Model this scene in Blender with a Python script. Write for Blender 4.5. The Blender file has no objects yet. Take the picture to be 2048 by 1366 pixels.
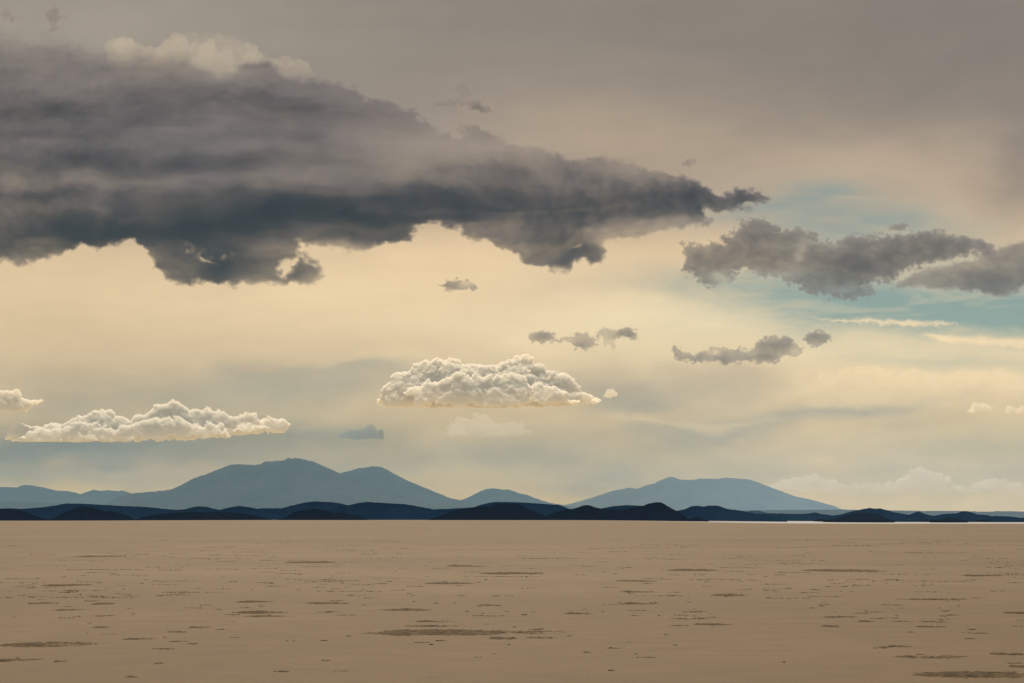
import bpy, math, random
import numpy as np

# ------------------------------------------------------------------ basics
sc = bpy.context.scene
COL = sc.collection
F = 85.0 / 36.0 * 2048.0        # focal length in photo pixels
HY = 1037.5                     # photo row of the true horizon
EYE = 1.6                       # eye height in metres
R = math.radians


def lin(r, g, b):
    return tuple(((c / 255.0) / 12.92 if c / 255.0 <= 0.04045 else ((c / 255.0 + 0.055) / 1.055) ** 2.4) for c in (r, g, b))


def tag(o, label=None, cat=None, group=None, kind=None):
    if label: o['label'] = label
    if cat: o['category'] = cat
    if group: o['group'] = group
    if kind: o['kind'] = kind
    return o


def mesh_obj(name, verts, faces, mat, parent=None, smooth=False):
    """verts (n,3) array, faces (m,3|4) int array"""
    me = bpy.data.meshes.new(name)
    verts = np.asarray(verts, np.float32); faces = np.asarray(faces, np.int32)
    k = faces.shape[1]
    me.vertices.add(len(verts)); me.vertices.foreach_set('co', verts.ravel())
    me.loops.add(faces.size); me.loops.foreach_set('vertex_index', faces.ravel())
    me.polygons.add(len(faces))
    me.polygons.foreach_set('loop_start', np.arange(0, faces.size, k, dtype=np.int32))
    me.polygons.foreach_set('loop_total', np.full(len(faces), k, np.int32))
    if smooth: me.polygons.foreach_set('use_smooth', np.ones(len(faces), bool))
    me.update(calc_edges=True); me.validate()
    me.materials.append(mat)
    o = bpy.data.objects.new(name, me); COL.objects.link(o)
    if parent: o.parent = parent
    return o


# ------------------------------------------------------------------ numpy noise
def _hash(ix, iy, seed):
    h = (ix.astype(np.int64) * 374761393 + iy.astype(np.int64) * 668265263 + seed * 974634777) & 0xffffffff
    h = ((h ^ (h >> 13)) * 1274126177) & 0xffffffff
    h = ((h ^ (h >> 16)) * 2246822519) & 0xffffffff
    return (h ^ (h >> 15)) & 0xffffffff


def perlin(x, y, seed=0):
    xi = np.floor(x); yi = np.floor(y); xf = x - xi; yf = y - yi
    u = xf * xf * xf * (xf * (xf * 6 - 15) + 10); v = yf * yf * yf * (yf * (yf * 6 - 15) + 10)

    def g(dx, dy):
        a = _hash(xi + dx, yi + dy, seed) * (2 * math.pi / 4294967296.0)
        return np.cos(a) * (xf - dx) + np.sin(a) * (yf - dy)
    a = g(0, 0); b = g(1, 0); c = g(0, 1); d = g(1, 1)
    return 1.5 * ((a * (1 - u) + b * u) * (1 - v) + (c * (1 - u) + d * u) * v)


def fbm(x, y, seed=0, octv=5, gain=0.5, lac=2.03):
    s = 0; a = 1.0; n = 0
    for k in range(octv):
        s = s + a * perlin(x + 17.3 * k, y - 9.1 * k, seed + k * 31); n += a * a
        a *= gain; x = x * lac; y = y * lac
    return s / math.sqrt(n)


def billow(x, y, seed=0, octv=5, gain=0.5):
    s = 0; a = 1.0; n = 0
    for k in range(octv):
        s = s + a * (1 - 2.2 * np.abs(perlin(x + 5.3 * k, y + 3.1 * k, seed + k * 13))); n += a
        a *= gain; x = x * 2.05; y = y * 2.05
    return s / n


def sstep(a, b, x):
    t = np.clip((x - a) / (b - a), 0, 1)
    return t * t * (3 - 2 * t)


def sdf(poly, X, Y):
    """signed distance to a closed polygon, positive inside"""
    P = np.array(poly, float); Q = np.roll(P, -1, 0)
    d = np.full(X.shape, 1e18); ins = np.zeros(X.shape, bool)
    for (x0, y0), (x1, y1) in zip(P, Q):
        ex, ey = x1 - x0, y1 - y0
        t = np.clip(((X - x0) * ex + (Y - y0) * ey) / (ex * ex + ey * ey + 1e-12), 0, 1)
        d = np.minimum(d, (X - x0 - t * ex) ** 2 + (Y - y0 - t * ey) ** 2)
        c = (y0 > Y) != (y1 > Y)
        with np.errstate(divide='ignore', invalid='ignore'):
            ins ^= c & (X < (x1 - x0) * (Y - y0) / (y1 - y0 + 1e-12) + x0)
    return np.where(ins, np.sqrt(d), -np.sqrt(d))


# ------------------------------------------------------------------ node helpers
class NT:
    def __init__(self, tree):
        self.t = tree; self.n = tree.nodes; self.l = tree.links

    def new(self, typ, **kw):
        n = self.n.new(typ)
        for k, v in kw.items():
            setattr(n, k, v)
        return n

    def put(self, sock, v):
        if isinstance(v, bpy.types.NodeSocket): self.l.new(v, sock)
        elif isinstance(v, (tuple, list)): sock.default_value = tuple(v) + ((1.0,) if len(v) == 3 and sock.type == 'RGBA' else ())
        else: sock.default_value = v

    def m(self, op, a, b=None, c=None, clamp=False):
        n = self.new('ShaderNodeMath', operation=op, use_clamp=clamp)
        self.put(n.inputs[0], a)
        if b is not None: self.put(n.inputs[1], b)
        if c is not None: self.put(n.inputs[2], c)
        return n.outputs[0]

    def mix(self, fac, a, b):
        n = self.new('ShaderNodeMix', data_type='RGBA')
        self.put(n.inputs['Factor'], fac); self.put(n.inputs['A'], a) if False else None
        ins = [s for s in n.inputs if s.type == 'RGBA']
        self.put(ins[0], a); self.put(ins[1], b)
        return [s for s in n.outputs if s.type == 'RGBA'][0]

    def ramp(self, fac, stops, interp='LINEAR'):
        n = self.new('ShaderNodeValToRGB'); n.color_ramp.interpolation = interp
        e = n.color_ramp.elements
        while len(e) < len(stops): e.new(0.5)
        for s, (p, c) in zip(e, stops):
            s.position = p; s.color = tuple(c) + (1.0,) if len(c) == 3 else c
        self.put(n.inputs[0], fac)
        return n.outputs[0]

    def noise(self, vec, scale, detail=4, rough=0.5, dist=0.0, color=False):
        n = self.new('ShaderNodeTexNoise')
        self.put(n.inputs['Vector'], vec); n.inputs['Scale'].default_value = scale
        n.inputs['Detail'].default_value = detail; n.inputs['Roughness'].default_value = rough
        n.inputs['Distortion'].default_value = dist
        return n.outputs['Color' if color else 'Fac']

    def comb(self, x, y, z=0.0):
        n = self.new('ShaderNodeCombineXYZ')
        for s, v in zip(n.inputs, (x, y, z)): self.put(s, v)
        return n.outputs[0]

    def sep(self, v):
        n = self.new('ShaderNodeSeparateXYZ'); self.put(n.inputs[0], v)
        return n.outputs

    def maprange(self, v, a, b, c=0.0, d=1.0, smooth=True):
        n = self.new('ShaderNodeMapRange', interpolation_type='SMOOTHSTEP' if smooth else 'LINEAR')
        for s, x in zip(n.inputs, (v, a, b, c, d)): self.put(s, x)
        return n.outputs[0]


def new_mat(name):
    m = bpy.data.materials.new(name); m.use_nodes = True
    m.node_tree.nodes.clear()
    nt = NT(m.node_tree)
    out = nt.new('ShaderNodeOutputMaterial')
    return m, nt, out


# ------------------------------------------------------------------ sun, sky
SUN_EL, SUN_AZ = 34.0, -4.0      # azimuth from the view direction, clockwise
sun = bpy.data.lights.new('sun', 'SUN'); sun.energy = 2.2; sun.angle = R(3); sun.color = (1.0, 0.84, 0.62)
so = bpy.data.objects.new('sun', sun); COL.objects.link(so)
so.rotation_euler = (R(SUN_EL - 90), 0, R(-SUN_AZ))  # shines from ahead and above towards the camera

world = bpy.data.worlds.new('World'); sc.world = world; world.use_nodes = True
wt = NT(world.node_tree); wt.n.clear()


def azel(px, py):
    x, y, z = (px - 1024) / F, 1.0, (HY - py) / F
    return math.degrees(math.atan2(x, y)), math.degrees(math.atan2(z, math.hypot(x, y)))


def build_world():
    n = wt
    out = n.new('ShaderNodeOutputWorld'); bg = n.new('ShaderNodeBackground')
    bg.inputs['Strength'].default_value = 0.1
    n.l.new(bg.outputs[0], out.inputs['Surface'])
    tc = n.new('ShaderNodeTexCoord')
    sky = n.new('ShaderNodeTexSky'); sky.sky_type = 'NISHITA'; sky.sun_disc = False
    sky.sun_elevation = R(SUN_EL); sky.sun_rotation = R(SUN_AZ); sky.altitude = 3650
    sky.air_density = 1.3; sky.dust_density = 1.0; sky.ozone_density = 1.0
    x, y, z = n.sep(tc.outputs['Generated'])
    DEG = 57.29578
    az0 = n.m('MULTIPLY', n.m('ARCTAN2', x, y), DEG)
    el0 = n.m('MULTIPLY', n.m('ARCSINE', n.m('MINIMUM', n.m('MAXIMUM', z, -1.0), 1.0)), DEG)
    base = n.comb(az0, el0, 0.0)
    # ragged drift of the high cloud: warp the bearings a little
    wv = n.noise(n.comb(n.m('MULTIPLY', az0, 0.45), el0, 3.0), 0.55, 5, 0.55, color=True)
    wr, wg, _ = n.sep(wv)
    az = n.m('ADD', az0, n.m('MULTIPLY', n.m('SUBTRACT', wr, 0.5), 5.0))
    el = n.m('ADD', el0, n.m('MULTIPLY', n.m('SUBTRACT', wg, 0.5), 1.6))

    def blob(px, py, rx, ry, s=1.0, slope=0.0, p=1.0):
        """soft patch centred on bearing (px,py), radii in photo pixels; slope = tilt of its long axis"""
        a, e = azel(px, py); k = math.degrees(1 / F)
        da = n.m('SUBTRACT', az, a)
        de = n.m('SUBTRACT', el, e)
        if slope: de = n.m('SUBTRACT', de, n.m('MULTIPLY', da, slope))
        q = n.m('ADD', n.m('POWER', n.m('ABSOLUTE', n.m('DIVIDE', da, rx * k)), 2.0), n.m('POWER', n.m('ABSOLUTE', n.m('DIVIDE', de, ry * k)), 2.0))
        g = n.m('EXPONENT', n.m('MULTIPLY', n.m('POWER', q, p) if p != 1 else q, -1.0))
        return n.m('MULTIPLY', g, s) if s != 1 else g

    # the altostratus veil: cloud colour by elevation (a layer that thins towards the horizon)
    E = lambda py: (azel(1024, py)[1] + 2.0) / 92.0
    cols = [(0.0, (262, 218, 132)), (E(1040), (268, 220, 132)), (E(985), (258, 214, 134)), (E(900), (235, 200, 138)),
            (E(820), (222, 195, 150)), (E(740), (228, 203, 163)), (E(600), (236, 209, 167)), (E(470), (222, 196, 158)),
            (E(330), (190, 172, 150)), (E(200), (160, 148, 134)), (E(60), (146, 137, 126)), (E(-200), (140, 134, 126)), (0.33, (150, 146, 140)),
            (0.6, (150, 150, 150)), (1.0, (140, 142, 146))]
    fac = n.m('DIVIDE', n.m('ADD', el, 2.0), 92.0, clamp=True)
    veil = n.ramp(fac, [(p, lin(*c)) for p, c in cols])
    # unseen sky overhead and behind, brightened as added fill for cloud fronts and haze
    back = n.m('MAXIMUM', n.maprange(y, 0.55, -0.25), n.maprange(el0, 24.0, 50.0))
    # patches of thicker (grey) and sunlit (cream) veil
    for px, py, rx, ry, s, slope, c in VEIL:
        veil = n.mix(blob(px, py, rx, ry, s, slope), veil, lin(*c))
    # fine streaks and mottling
    st = n.noise(n.comb(n.m('MULTIPLY', az0, 0.22), el0, 0.0), 1.1, 6, 0.6, 0.6)
    mt = n.noise(n.comb(n.m('MULTIPLY', az0, 0.6), el0, 5.0), 0.8, 7, 0.6)
    low = n.maprange(el0, 1.0, 5.0, 1.0, 0.35)
    k = n.m('ADD', 1.0, n.m('MULTIPLY', n.m('ADD', n.m('MULTIPLY', n.m('SUBTRACT', st, 0.5), 0.5), n.m('MULTIPLY', n.m('SUBTRACT', mt, 0.5), 0.55)), low))
    # warmth of the thin cloud: it reddens low down, greys overhead
    tw = n.ramp(fac, [(0.0, (1.0, 0.92, 0.70)), (E(900), (1.01, 0.935, 0.80)), (E(600), (1.0, 0.975, 0.92)), (E(400), (0.96, 0.89, 0.83)), (E(150), (0.88, 0.82, 0.79))])
    tv = n.new('ShaderNodeVectorMath', operation='MULTIPLY')
    n.put(tv.inputs[0], veil); n.put(tv.inputs[1], tw)
    tk = n.new('ShaderNodeVectorMath', operation='SCALE'); n.put(tk.inputs[0], tv.outputs[0]); tk.inputs['Scale'].default_value = 1.09
    veil = tk.outputs[0]
    veil = n.mix(back, veil, (0.53, 0.48, 0.41, 1))
    vm = n.new('ShaderNodeVectorMath', operation='SCALE')
    n.put(vm.inputs[0], veil); n.put(vm.inputs['Scale'], n.m('MULTIPLY', k, 10.0))
    veil10 = vm.outputs[0]
    # gaps of clear sky
    gap = None
    for px, py, rx, ry, s, slope in GAPS:
        b = blob(px, py, rx, ry, s, slope)
        gap = b if gap is None else n.m('ADD', gap, b)
    # thin cirrus veils drawn across the gaps
    cs = n.noise(n.comb(n.m('MULTIPLY', az0, 0.16), n.m('ADD', el0, n.m('MULTIPLY', az0, 0.05)), 8.0), 2.4, 6, 0.62, 0.5)
    gap = n.m('MULTIPLY', gap, n.maprange(cs, 0.42, 0.66, 1.0, 0.7))
    gap = n.m('MINIMUM', gap, 0.95)
    sv = n.new('ShaderNodeVectorMath', operation='MULTIPLY')
    n.put(sv.inputs[0], sky.outputs[0]); sv.inputs[1].default_value = SKYMUL
    fin = n.mix(gap, veil10, sv.outputs[0])
    n.put(bg.inputs['Color'], fin)


SKYMUL = (0.36, 0.38, 0.29)
# bearings given as photo pixel, radii in photo pixels, strength, slope, colour
VEIL = [
    (1230, 655, 420, 50, 0.75, 0.03, (258, 236, 192)),
    (1700, 700, 330, 40, 0.6, 0.0, (256, 234, 190)),
    (610, 868, 210, 44, 0.75, 0.0, (146, 144, 128)),
    (960, 905, 150, 30, 0.4, 0.0, (168, 160, 138)),
    (1560, 905, 300, 30, 0.4, 0.0, (234, 204, 150)),
    (100, 590, 200, 16, 0.35, 0.03, (240, 212, 166)),
    (900, 520, 260, 40, 0.5, 0.0, (242, 214, 170)),
    (330, 280, 580, 150, 0.9, 0.02, (144, 138, 133)),
    (950, 375, 360, 50, 0.55, 0.05, (124, 116, 108)),
    (150, 40, 300, 60, 0.6, 0.0, (190, 182, 168)),
    (150, 40, 520, 110, 0.75, 0.0, (164, 156, 143)),
    (1950, 130, 520, 200, 0.7, 0.0, (132, 122, 115)),
    (1560, 230, 330, 90, 0.5, 0.25, (140, 130, 120)),
    (1250, 270, 260, 70, 0.55, -0.15, (186, 168, 143)),
    (1760, 340, 260, 70, 0.7, -0.1, (190, 172, 148)),
    (2060, 330, 90, 130, 0.7, 0.0, (140, 128, 118)),
    (60, 640, 330, 150, 0.6, 0.0, (214, 187, 146)),
    (760, 590, 420, 80, 0.6, 0.05, (240, 212, 168)),
    (1000, 690, 300, 50, 0.5, 0.0, (226, 201, 160)),
    (1750, 690, 400, 40, 0.6, 0.0, (238, 216, 174)),
    (1850, 765, 330, 50, 0.75, 0.0, (252, 226, 178)),
    (560, 765, 230, 34, 0.8, 0.04, (166, 160, 142)),
    (690, 740, 130, 14, 0.5, 0.05, (160, 156, 142)),
    (300, 800, 300, 30, 0.6, 0.0, (176, 166, 142)),
    (1230, 770, 180, 34, 0.7, 0.0, (178, 164, 142)),
    (1450, 850, 210, 24, 0.7, 0.1, (166, 158, 140)),
    (1620, 822, 170, 10, 0.7, 0.08, (168, 160, 142)),
    (1290, 800, 110, 26, 0.7, 0.0, (166, 158, 140)),
    (1400, 836, 90, 7, 0.7, -0.06, (238, 214, 168)),
    (1330, 760, 180, 40, 0.4, 0.0, (190, 172, 144)),
    (1080, 900, 260, 60, 0.55, 0.0, (174, 164, 144)),
    (150, 905, 430, 62, 0.95, 0.0, (112, 116, 112)),
    (120, 760, 300, 40, 0.6, 0.0, (182, 166, 138)),
    (400, 700, 400, 60, 0.35, 0.0, (206, 182, 146)),
    (600, 930, 340, 40, 0.4, 0.0, (172, 162, 142)),
    (320, 962, 170, 16, 0.75, 0.0, (214, 178, 138)),
    (120, 965, 110, 12, 0.5, 0.0, (200, 172, 138)),
    (930, 985, 90, 14, 0.5, 0.0, (226, 190, 140)),
    (1110, 975, 60, 16, 0.6, 0.0, (232, 192, 140)),
    (1200, 950, 60, 22, 0.5, 0.3, (178, 168, 144)),
    (1190, 975, 170, 26, 0.6, 0.0, (206, 182, 146)),
    (1700, 900, 400, 60, 0.5, 0.0, (214, 192, 152)),
]
GAPS = [
    (1700, 450, 270, 56, 0.75, -0.12),
    (1560, 395, 140, 22, 0.3, 0.1),
    (1640, 395, 90, 16, 0.2, 0.0),
    (1900, 604, 430, 58, 1.1, 0.02),
    (1480, 565, 230, 34, 0.6, 0.0),
    (2080, 640, 220, 26, 0.6, 0.0),
    (1900, 725, 240, 20, 0.32, 0.0),
    (1990, 890, 260, 30, 0.22, 0.0),
]
build_world()

# ------------------------------------------------------------------ clouds
def cloud_mat(name, density, color, aniso=0.55):
    m, nt, out = new_mat(name)
    v = nt.new('ShaderNodeVolumePrincipled')
    v.inputs['Color'].default_value = tuple(color) + (1.0,)
    v.inputs['Density'].default_value = density
    v.inputs['Anisotropy'].default_value = aniso
    nt.l.new(v.outputs[0], out.inputs['Volume'])
    return m


def cloud_mesh(name, X, Y, tau, D, density, mat, tilt_seed=1, relief=0.0, fa=0.5, front=None):
    """closed body whose depth along the view makes the optical depth `tau`; X,Y photo px grids; D distance (m)"""
    T = np.maximum(tau, 0) / density
    T[0, :] = T[-1, :] = 0; T[:, 0] = T[:, -1] = 0
    wx = (X - 1024) / F; wz = (HY - Y) / F
    ny, nx = T.shape
    body = T > 0
    cell = body[:-1, :-1] | body[1:, :-1] | body[:-1, 1:] | body[1:, 1:]
    used = np.zeros_like(body)
    used[:-1, :-1] |= cell; used[1:, :-1] |= cell; used[:-1, 1:] |= cell; used[1:, 1:] |= cell
    px2m = D / F
    mid = relief * px2m * fbm(X / 160.0, Y / 90.0, tilt_seed, 4)
    ex = 0 if front is None else front * px2m
    yf = D + mid - T * fa - ex; yb = D + mid + T * (1 - fa)
    fi = -np.ones(T.shape, np.int64); nu = int(used.sum()); fi[used] = np.arange(nu)
    bi = fi.copy(); nb = int(body.sum()); bi[body] = nu + np.arange(nb)
    # position: keep the bearing of each point (x,z scale with its own depth)
    # a point keeps its real x,z at the cloud's own distance
    vf = np.stack([wx[used] * D, yf[used], EYE + wz[used] * D], 1)
    vb = np.stack([wx[body] * D, yb[body], EYE + wz[body] * D], 1)
    V = np.concatenate([vf, vb])
    c = np.argwhere(cell); i, j = c[:, 0], c[:, 1]
    ff = np.stack([fi[i, j], fi[i + 1, j], fi[i + 1, j + 1], fi[i, j + 1]], 1)
    fb = np.stack([bi[i, j], bi[i, j + 1], bi[i + 1, j + 1], bi[i + 1, j]], 1)

    def tri(f):
        t = np.concatenate([f[:, [0, 1, 2]], f[:, [0, 2, 3]]])
        return t
    Tt = np.concatenate([tri(ff), tri(fb)])
    # drop triangles that exist on both sides (all corners on the rim)
    onrim = np.all(Tt < nu, 1)
    rimv = np.zeros(len(V), bool); rimv[:nu] = ~body[used]
    flat = np.all(rimv[Tt], 1)
    Tt = Tt[~flat]
    # the body leans along its own bearing, seen from the plain
    cx, cz = V[:, 0].mean() / D, (V[:, 2].mean() - EYE) / D
    V[:, 0] += (V[:, 1] - D) * cx; V[:, 2] += (V[:, 1] - D) * cz
    c0 = V.mean(0)
    o = mesh_obj(name, V - c0, Tt, mat)
    o.location = c0
    return o


def grid(x0, y0, x1, y1, step):
    xs = np.arange(x0, x1 + step, step, dtype=float); ys = np.arange(y0, y1 + step, step, dtype=float)
    return np.meshgrid(xs, ys)


def warp(X, Y, amp, scale, seed, aniso=1.6, octv=6, gain=0.55):
    wx = fbm(X / (scale * aniso), Y / scale, seed, octv, gain)
    wy = fbm(X / (scale * aniso) + 31.7, Y / scale - 12.2, seed + 7, octv, gain)
    return X + amp * wx, Y + amp * 0.8 * wy


def gauss(X, Y, px, py, rx, ry, slope=0.0):
    dy = Y - py - slope * (X - px)
    return np.exp(-((X - px) / rx) ** 2 - (dy / ry) ** 2)


BANK = [(-90, 42), (0, 48), (60, 58), (130, 66), (200, 84), (250, 84), (300, 80), (330, 96), (380, 96), (402, 122), (430, 138), (480, 116), (540, 118),
        (580, 138), (640, 158), (690, 172), (712, 170), (745, 184), (800, 212), (850, 234), (890, 258), (928, 276), (918, 250), (950, 246), (990, 262), (1050, 284),
        (1090, 284), (1125, 304), (1165, 316), (1215, 305), (1260, 318), (1300, 330), (1350, 345), (1400, 360), (1450, 386), (1480, 374), (1520, 376),
        (1548, 390), (1535, 408), (1500, 418), (1460, 422), (1412, 424), (1432, 442), (1425, 462), (1400, 456), (1350, 462), (1290, 476), (1240, 486), (1214, 494),
        (1222, 514), (1185, 532), (1158, 518), (1142, 545), (1100, 547), (1050, 536), (1030, 514), (1000, 506), (980, 494), (950, 490), (925, 480), (912, 456), (870, 450),
        (836, 458), (830, 480), (790, 490), (740, 498), (690, 504), (640, 502), (605, 500), (640, 522), (656, 548), (620, 570), (570, 577), (480, 573), (400, 568), (345, 570),
        (310, 540), (285, 508), (268, 482), (240, 490), (200, 498), (172, 488), (140, 510), (90, 522), (60, 526), (0, 530), (-90, 532)]


def dark_bank():
    X, Y = grid(-84, 0, 1600, 620, 2.0)
    wX, wY = warp(X, Y, 15, 62, 11, 1.5, 6, 0.56)
    rag = 7.0 * fbm(X / 24.0, Y / 18.0, 97, 5, 0.54)
    d = sdf(BANK, wX, wY) + rag + 2.6 * fbm(X / 9.0, Y / 7.0, 91, 3, 0.6)
    # the edge is soft along the top left, ragged and firmer below and to the right
    ew = 15 + 47 * sstep(700, 100, X) * sstep(300, 120, Y)
    edge = sstep(0, 1, d / ew)
    sX, sY = warp(X, Y, 26, 120, 55, 2.5)
    t = 0.46 + 0 * X
    for px, py, rx, ry, s, sl in BANK_TAU:
        t = t + s * gauss(sX, sY, px, py, rx, ry, sl)
    st = fbm(sX / 420.0, sY / 36.0, 5, 4, 0.45)
    mt = fbm(sX / 120.0, sY / 62.0, 15, 5, 0.52)
    t = np.maximum(t, 0.2) * np.exp(0.20 * st + 0.36 * mt)
    # torn openings
    hX, hY = warp(X, Y, 12, 26, 71, 1.3)
    for px, py, rx, ry, s, sl in BANK_HOLES:
        g = gauss(hX, hY, px, py, rx * 1.25, ry * 1.25, sl) * s + 0.16 * fbm(X / 13.0, Y / 10.0, int(px), 5, 0.65)
        t = t * (1 - min(0.97, 0.55 + 0.5 * s) * sstep(0.22, 0.70, g))
    tau = t * edge
    tau = np.where(tau < 0.012, 0, tau)
    m = cloud_mat('dark_cloud', 0.007, (0.141, 0.125, 0.207), 0.3)
    o = cloud_mesh('dark_cloud_bank', X, Y, tau, 45000.0, 0.007, m, 3, 60)
    tag(o, 'huge dark grey ragged cloud bank spread across the upper left sky', 'cloud')


BANK_TAU = [
    (60, 215, 130, 22, 0.4, 0.1), (300, 225, 150, 16, 0.35, -0.1), (560, 200, 110, 18, 0.4, 0.1), (480, 130, 60, 20, 0.35, 0), (380, 260, 110, 12, -0.3, -0.1),
    (130, 290, 130, 12, -0.25, 0.1), (640, 280, 140, 22, 0.35, 0.1), (640, 340, 160, 14, -0.3, 0), (60, 385, 120, 16, 0.8, 0), (980, 350, 120, 14, 0.4, 0.1), (1150, 350, 100, 14, 0.4, 0.2),
    (850, 330, 80, 14, -0.2, 0), (1060, 465, 120, 22, 1.0, 0), (700, 478, 120, 12, 0.7, 0), (1200, 440, 90, 18, 0.7, 0), (20, 505, 90, 20, 1.0, 0),
    (350, 190, 520, 60, 0.4, 0.02), (0, 150, 200, 50, 0.1, 0),
    (250, 335, 420, 26, 1.3, 0.0), (60, 265, 420, 60, 0.7, 0),
    (560, 430, 420, 44, 3.2, -0.03), (120, 455, 230, 60, 1.8, 0), (1000, 410, 420, 28, 1.5, -0.02),
    (430, 530, 170, 50, 2.4, 0), (1080, 510, 130, 30, 0.9, 0), (1330, 430, 170, 24, 0.9, 0), (1480, 400, 80, 24, 0.7, 0),
    (1250, 370, 260, 40, 0.7, 0.1), (560, 220, 160, 34, 0.4, 0), (700, 470, 150, 24, 0.4, 0),
    (300, 366, 340, 8, -0.1, -0.02), (250, 385, 260, 12, 0.3, 0), (192, 430, 20, 36, -0.9, 0), (60, 440, 40, 20, -0.5, 0), (1110, 520, 90, 26, 0.9, 0), (1190, 510, 30, 16, 0.7, 0), (600, 545, 50, 26, 1.0, 0), (960, 418, 330, 5, -0.7, -0.03),
    (240, 84, 120, 20, -0.35, 0), (900, 290, 190, 42, -0.3, 0.12), (60, 290, 200, 30, 0.2, 0), (470, 150, 60, 26, -0.4, 0),
]
BANK_HOLES = [(385, 500, 52, 17, 0.45, 0.3), (412, 521, 26, 6, 0.62, 0.35), (448, 512, 22, 10, 0.45, 0), (576, 532, 20, 18, 0.9, -0.4), (612, 522, 22, 8, 0.6, 0.5),
              (1154, 488, 14, 5, 0.6, 0), (1500, 408, 16, 5, 0.8, 0.1), (880, 472, 36, 14, 0.6, 0), (225, 492, 30, 10, 0.5, 0)]
dark_bank()

# ------------------------------------------------------------------ smaller torn clouds
def scrap(name, label, box, poly, D, t0, mat_args, blobs=(), holes=(), seed=1, wamp=7, wscale=22, ew=12, step=1.6, fine=3.0, cat='cloud', group=None, mott=0.35, thin=0.015, rag=4.5, grow=2.5):
    X, Y = grid(*box, step)
    wX, wY = warp(X, Y, wamp, wscale, seed)
    d = sdf(poly, wX, wY) + grow + rag * fbm(X / 16.0, Y / 14.0, seed + 13, 5, 0.62) + fine * fbm(X / 7.0, Y / 5.5, seed + 3, 4, 0.6)
    e = sstep(0, 1, d / ew)
    t = t0 + 0 * X
    for g in blobs:
        t = t + g[4] * gauss(wX, wY, g[0], g[1], g[2], g[3], g[5] if len(g) > 5 else 0)
    for g in holes:
        t = t * (1 - g[4] * gauss(wX, wY, g[0], g[1], g[2], g[3], g[5] if len(g) > 5 else 0))
    t = np.maximum(t, 0) * np.exp(mott * fbm(X / 34.0, Y / 20.0, seed + 9, 6, 0.6))
    tau = t * e
    tau = np.where(tau < thin, 0, tau)
    dens, colr, an = mat_args
    m = cloud_mat(name, dens, colr, an)
    o = cloud_mesh(name, X, Y, tau, D, dens, m, seed, 20)
    return tag(o, label, cat, group)


DK = (0.008, (0.43, 0.40, 0.43), 0.3)
scrap('dark_cloud', 'long ragged grey brown cloud crossing the blue gap at right', (1340, 420, 2010, 612),
      [(1362, 490), (1385, 484), (1410, 490), (1440, 486), (1462, 474), (1468, 456), (1490, 444), (1508, 438), (1535, 444), (1558, 462), (1600, 462), (1628, 468), (1650, 482),
       (1682, 484), (1715, 470), (1760, 474), (1795, 470), (1850, 466), (1872, 460), (1895, 470), (1930, 474), (1960, 480), (1984, 494), (1990, 510), (1965, 505), (1925, 512),
       (1880, 524), (1850, 528), (1810, 540), (1785, 556), (1755, 562), (1725, 570), (1748, 578), (1740, 592), (1700, 596), (1660, 592), (1625, 588), (1606, 582), (1600, 570),
       (1560, 558), (1520, 546), (1478, 534), (1468, 548), (1448, 566), (1430, 572), (1400, 560), (1375, 548), (1368, 520)],
      46000, 1.5, DK, [(1500, 480, 70, 30, 0.5), (1720, 530, 90, 30, 1.2), (1430, 530, 70, 14, 0.4), (1850, 495, 90, 22, 0.7)],
      [(1440, 556, 18, 16, 0.8), (1640, 486, 50, 6, 0.5, 0.2), (1600, 505, 9, 20, 0.5), (1570, 545, 80, 12, 0.5), (1690, 580, 50, 10, 0.5), (1870, 545, 60, 10, 0.5)],
      21, 10, 26, 13, fine=4, rag=9, grow=6)
scrap('dark_cloud', 'smooth grey brown cloud cut off by the right edge above the teal gap', (1760, 466, 2130, 600),
      [(1776, 576), (1800, 566), (1822, 548), (1850, 534), (1900, 532), (1935, 522), (1965, 508), (1990, 500), (2030, 484), (2120, 480), (2120, 560), (2050, 572), (2030, 586), (1990, 590),
       (1940, 582), (1890, 580), (1850, 574), (1810, 576)],
      47500, 1.1, DK, [(1980, 565, 90, 22, 1.0), (2040, 520, 70, 30, 0.5)], (), 33, 8, 26, 13, grow=5)
scrap('small_cloud', 'chain of torn small grey clouds rising to a round lobe above the cream bank', (1318, 655, 1632, 748),
      [(1342, 702), (1352, 692), (1366, 702), (1390, 710), (1415, 700), (1422, 694), (1448, 696), (1462, 704), (1478, 694), (1492, 698), (1510, 694), (1520, 678), (1548, 670), (1575, 674),
       (1590, 686), (1606, 698), (1598, 714), (1570, 712), (1560, 724), (1520, 726), (1480, 724), (1455, 730), (1435, 724), (1400, 726), (1370, 720), (1350, 714)],
      60000, 1.0, DK, [(1550, 690, 28, 14, 0.7), (1520, 714, 40, 8, 0.6), (1400, 716, 40, 8, 0.4), (1450, 715, 12, 10, 0.5)], [(1430, 703, 14, 5, 0.8), (1488, 702, 10, 6, 0.7), (1590, 705, 12, 8, 0.5)],
      41, 6, 14, 7, 1.3, 3)
scrap('small_cloud', 'small round grey cloud scrap with a tail below it, right of the torn chain', (1590, 650, 1675, 708),
      [(1606, 676), (1616, 666), (1630, 661), (1648, 664), (1660, 672), (1655, 684), (1640, 691), (1632, 697), (1622, 690), (1612, 684)],
      60000, 1.3, DK, (), (), 47, 4, 12, 6, 1.3, 2.5)
scrap('small_cloud', 'pale grey wisp, leftmost of three in the cream sky above the white cumulus', (1045, 655, 1125, 700),
      [(1056, 672), (1068, 664), (1100, 663), (1116, 673), (1106, 684), (1080, 686), (1062, 680)], 60000, 0.8, DK, [(1088, 674, 18, 7, 0.6)], (), 51, 5, 10, 6, 1.3, 3)
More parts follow.
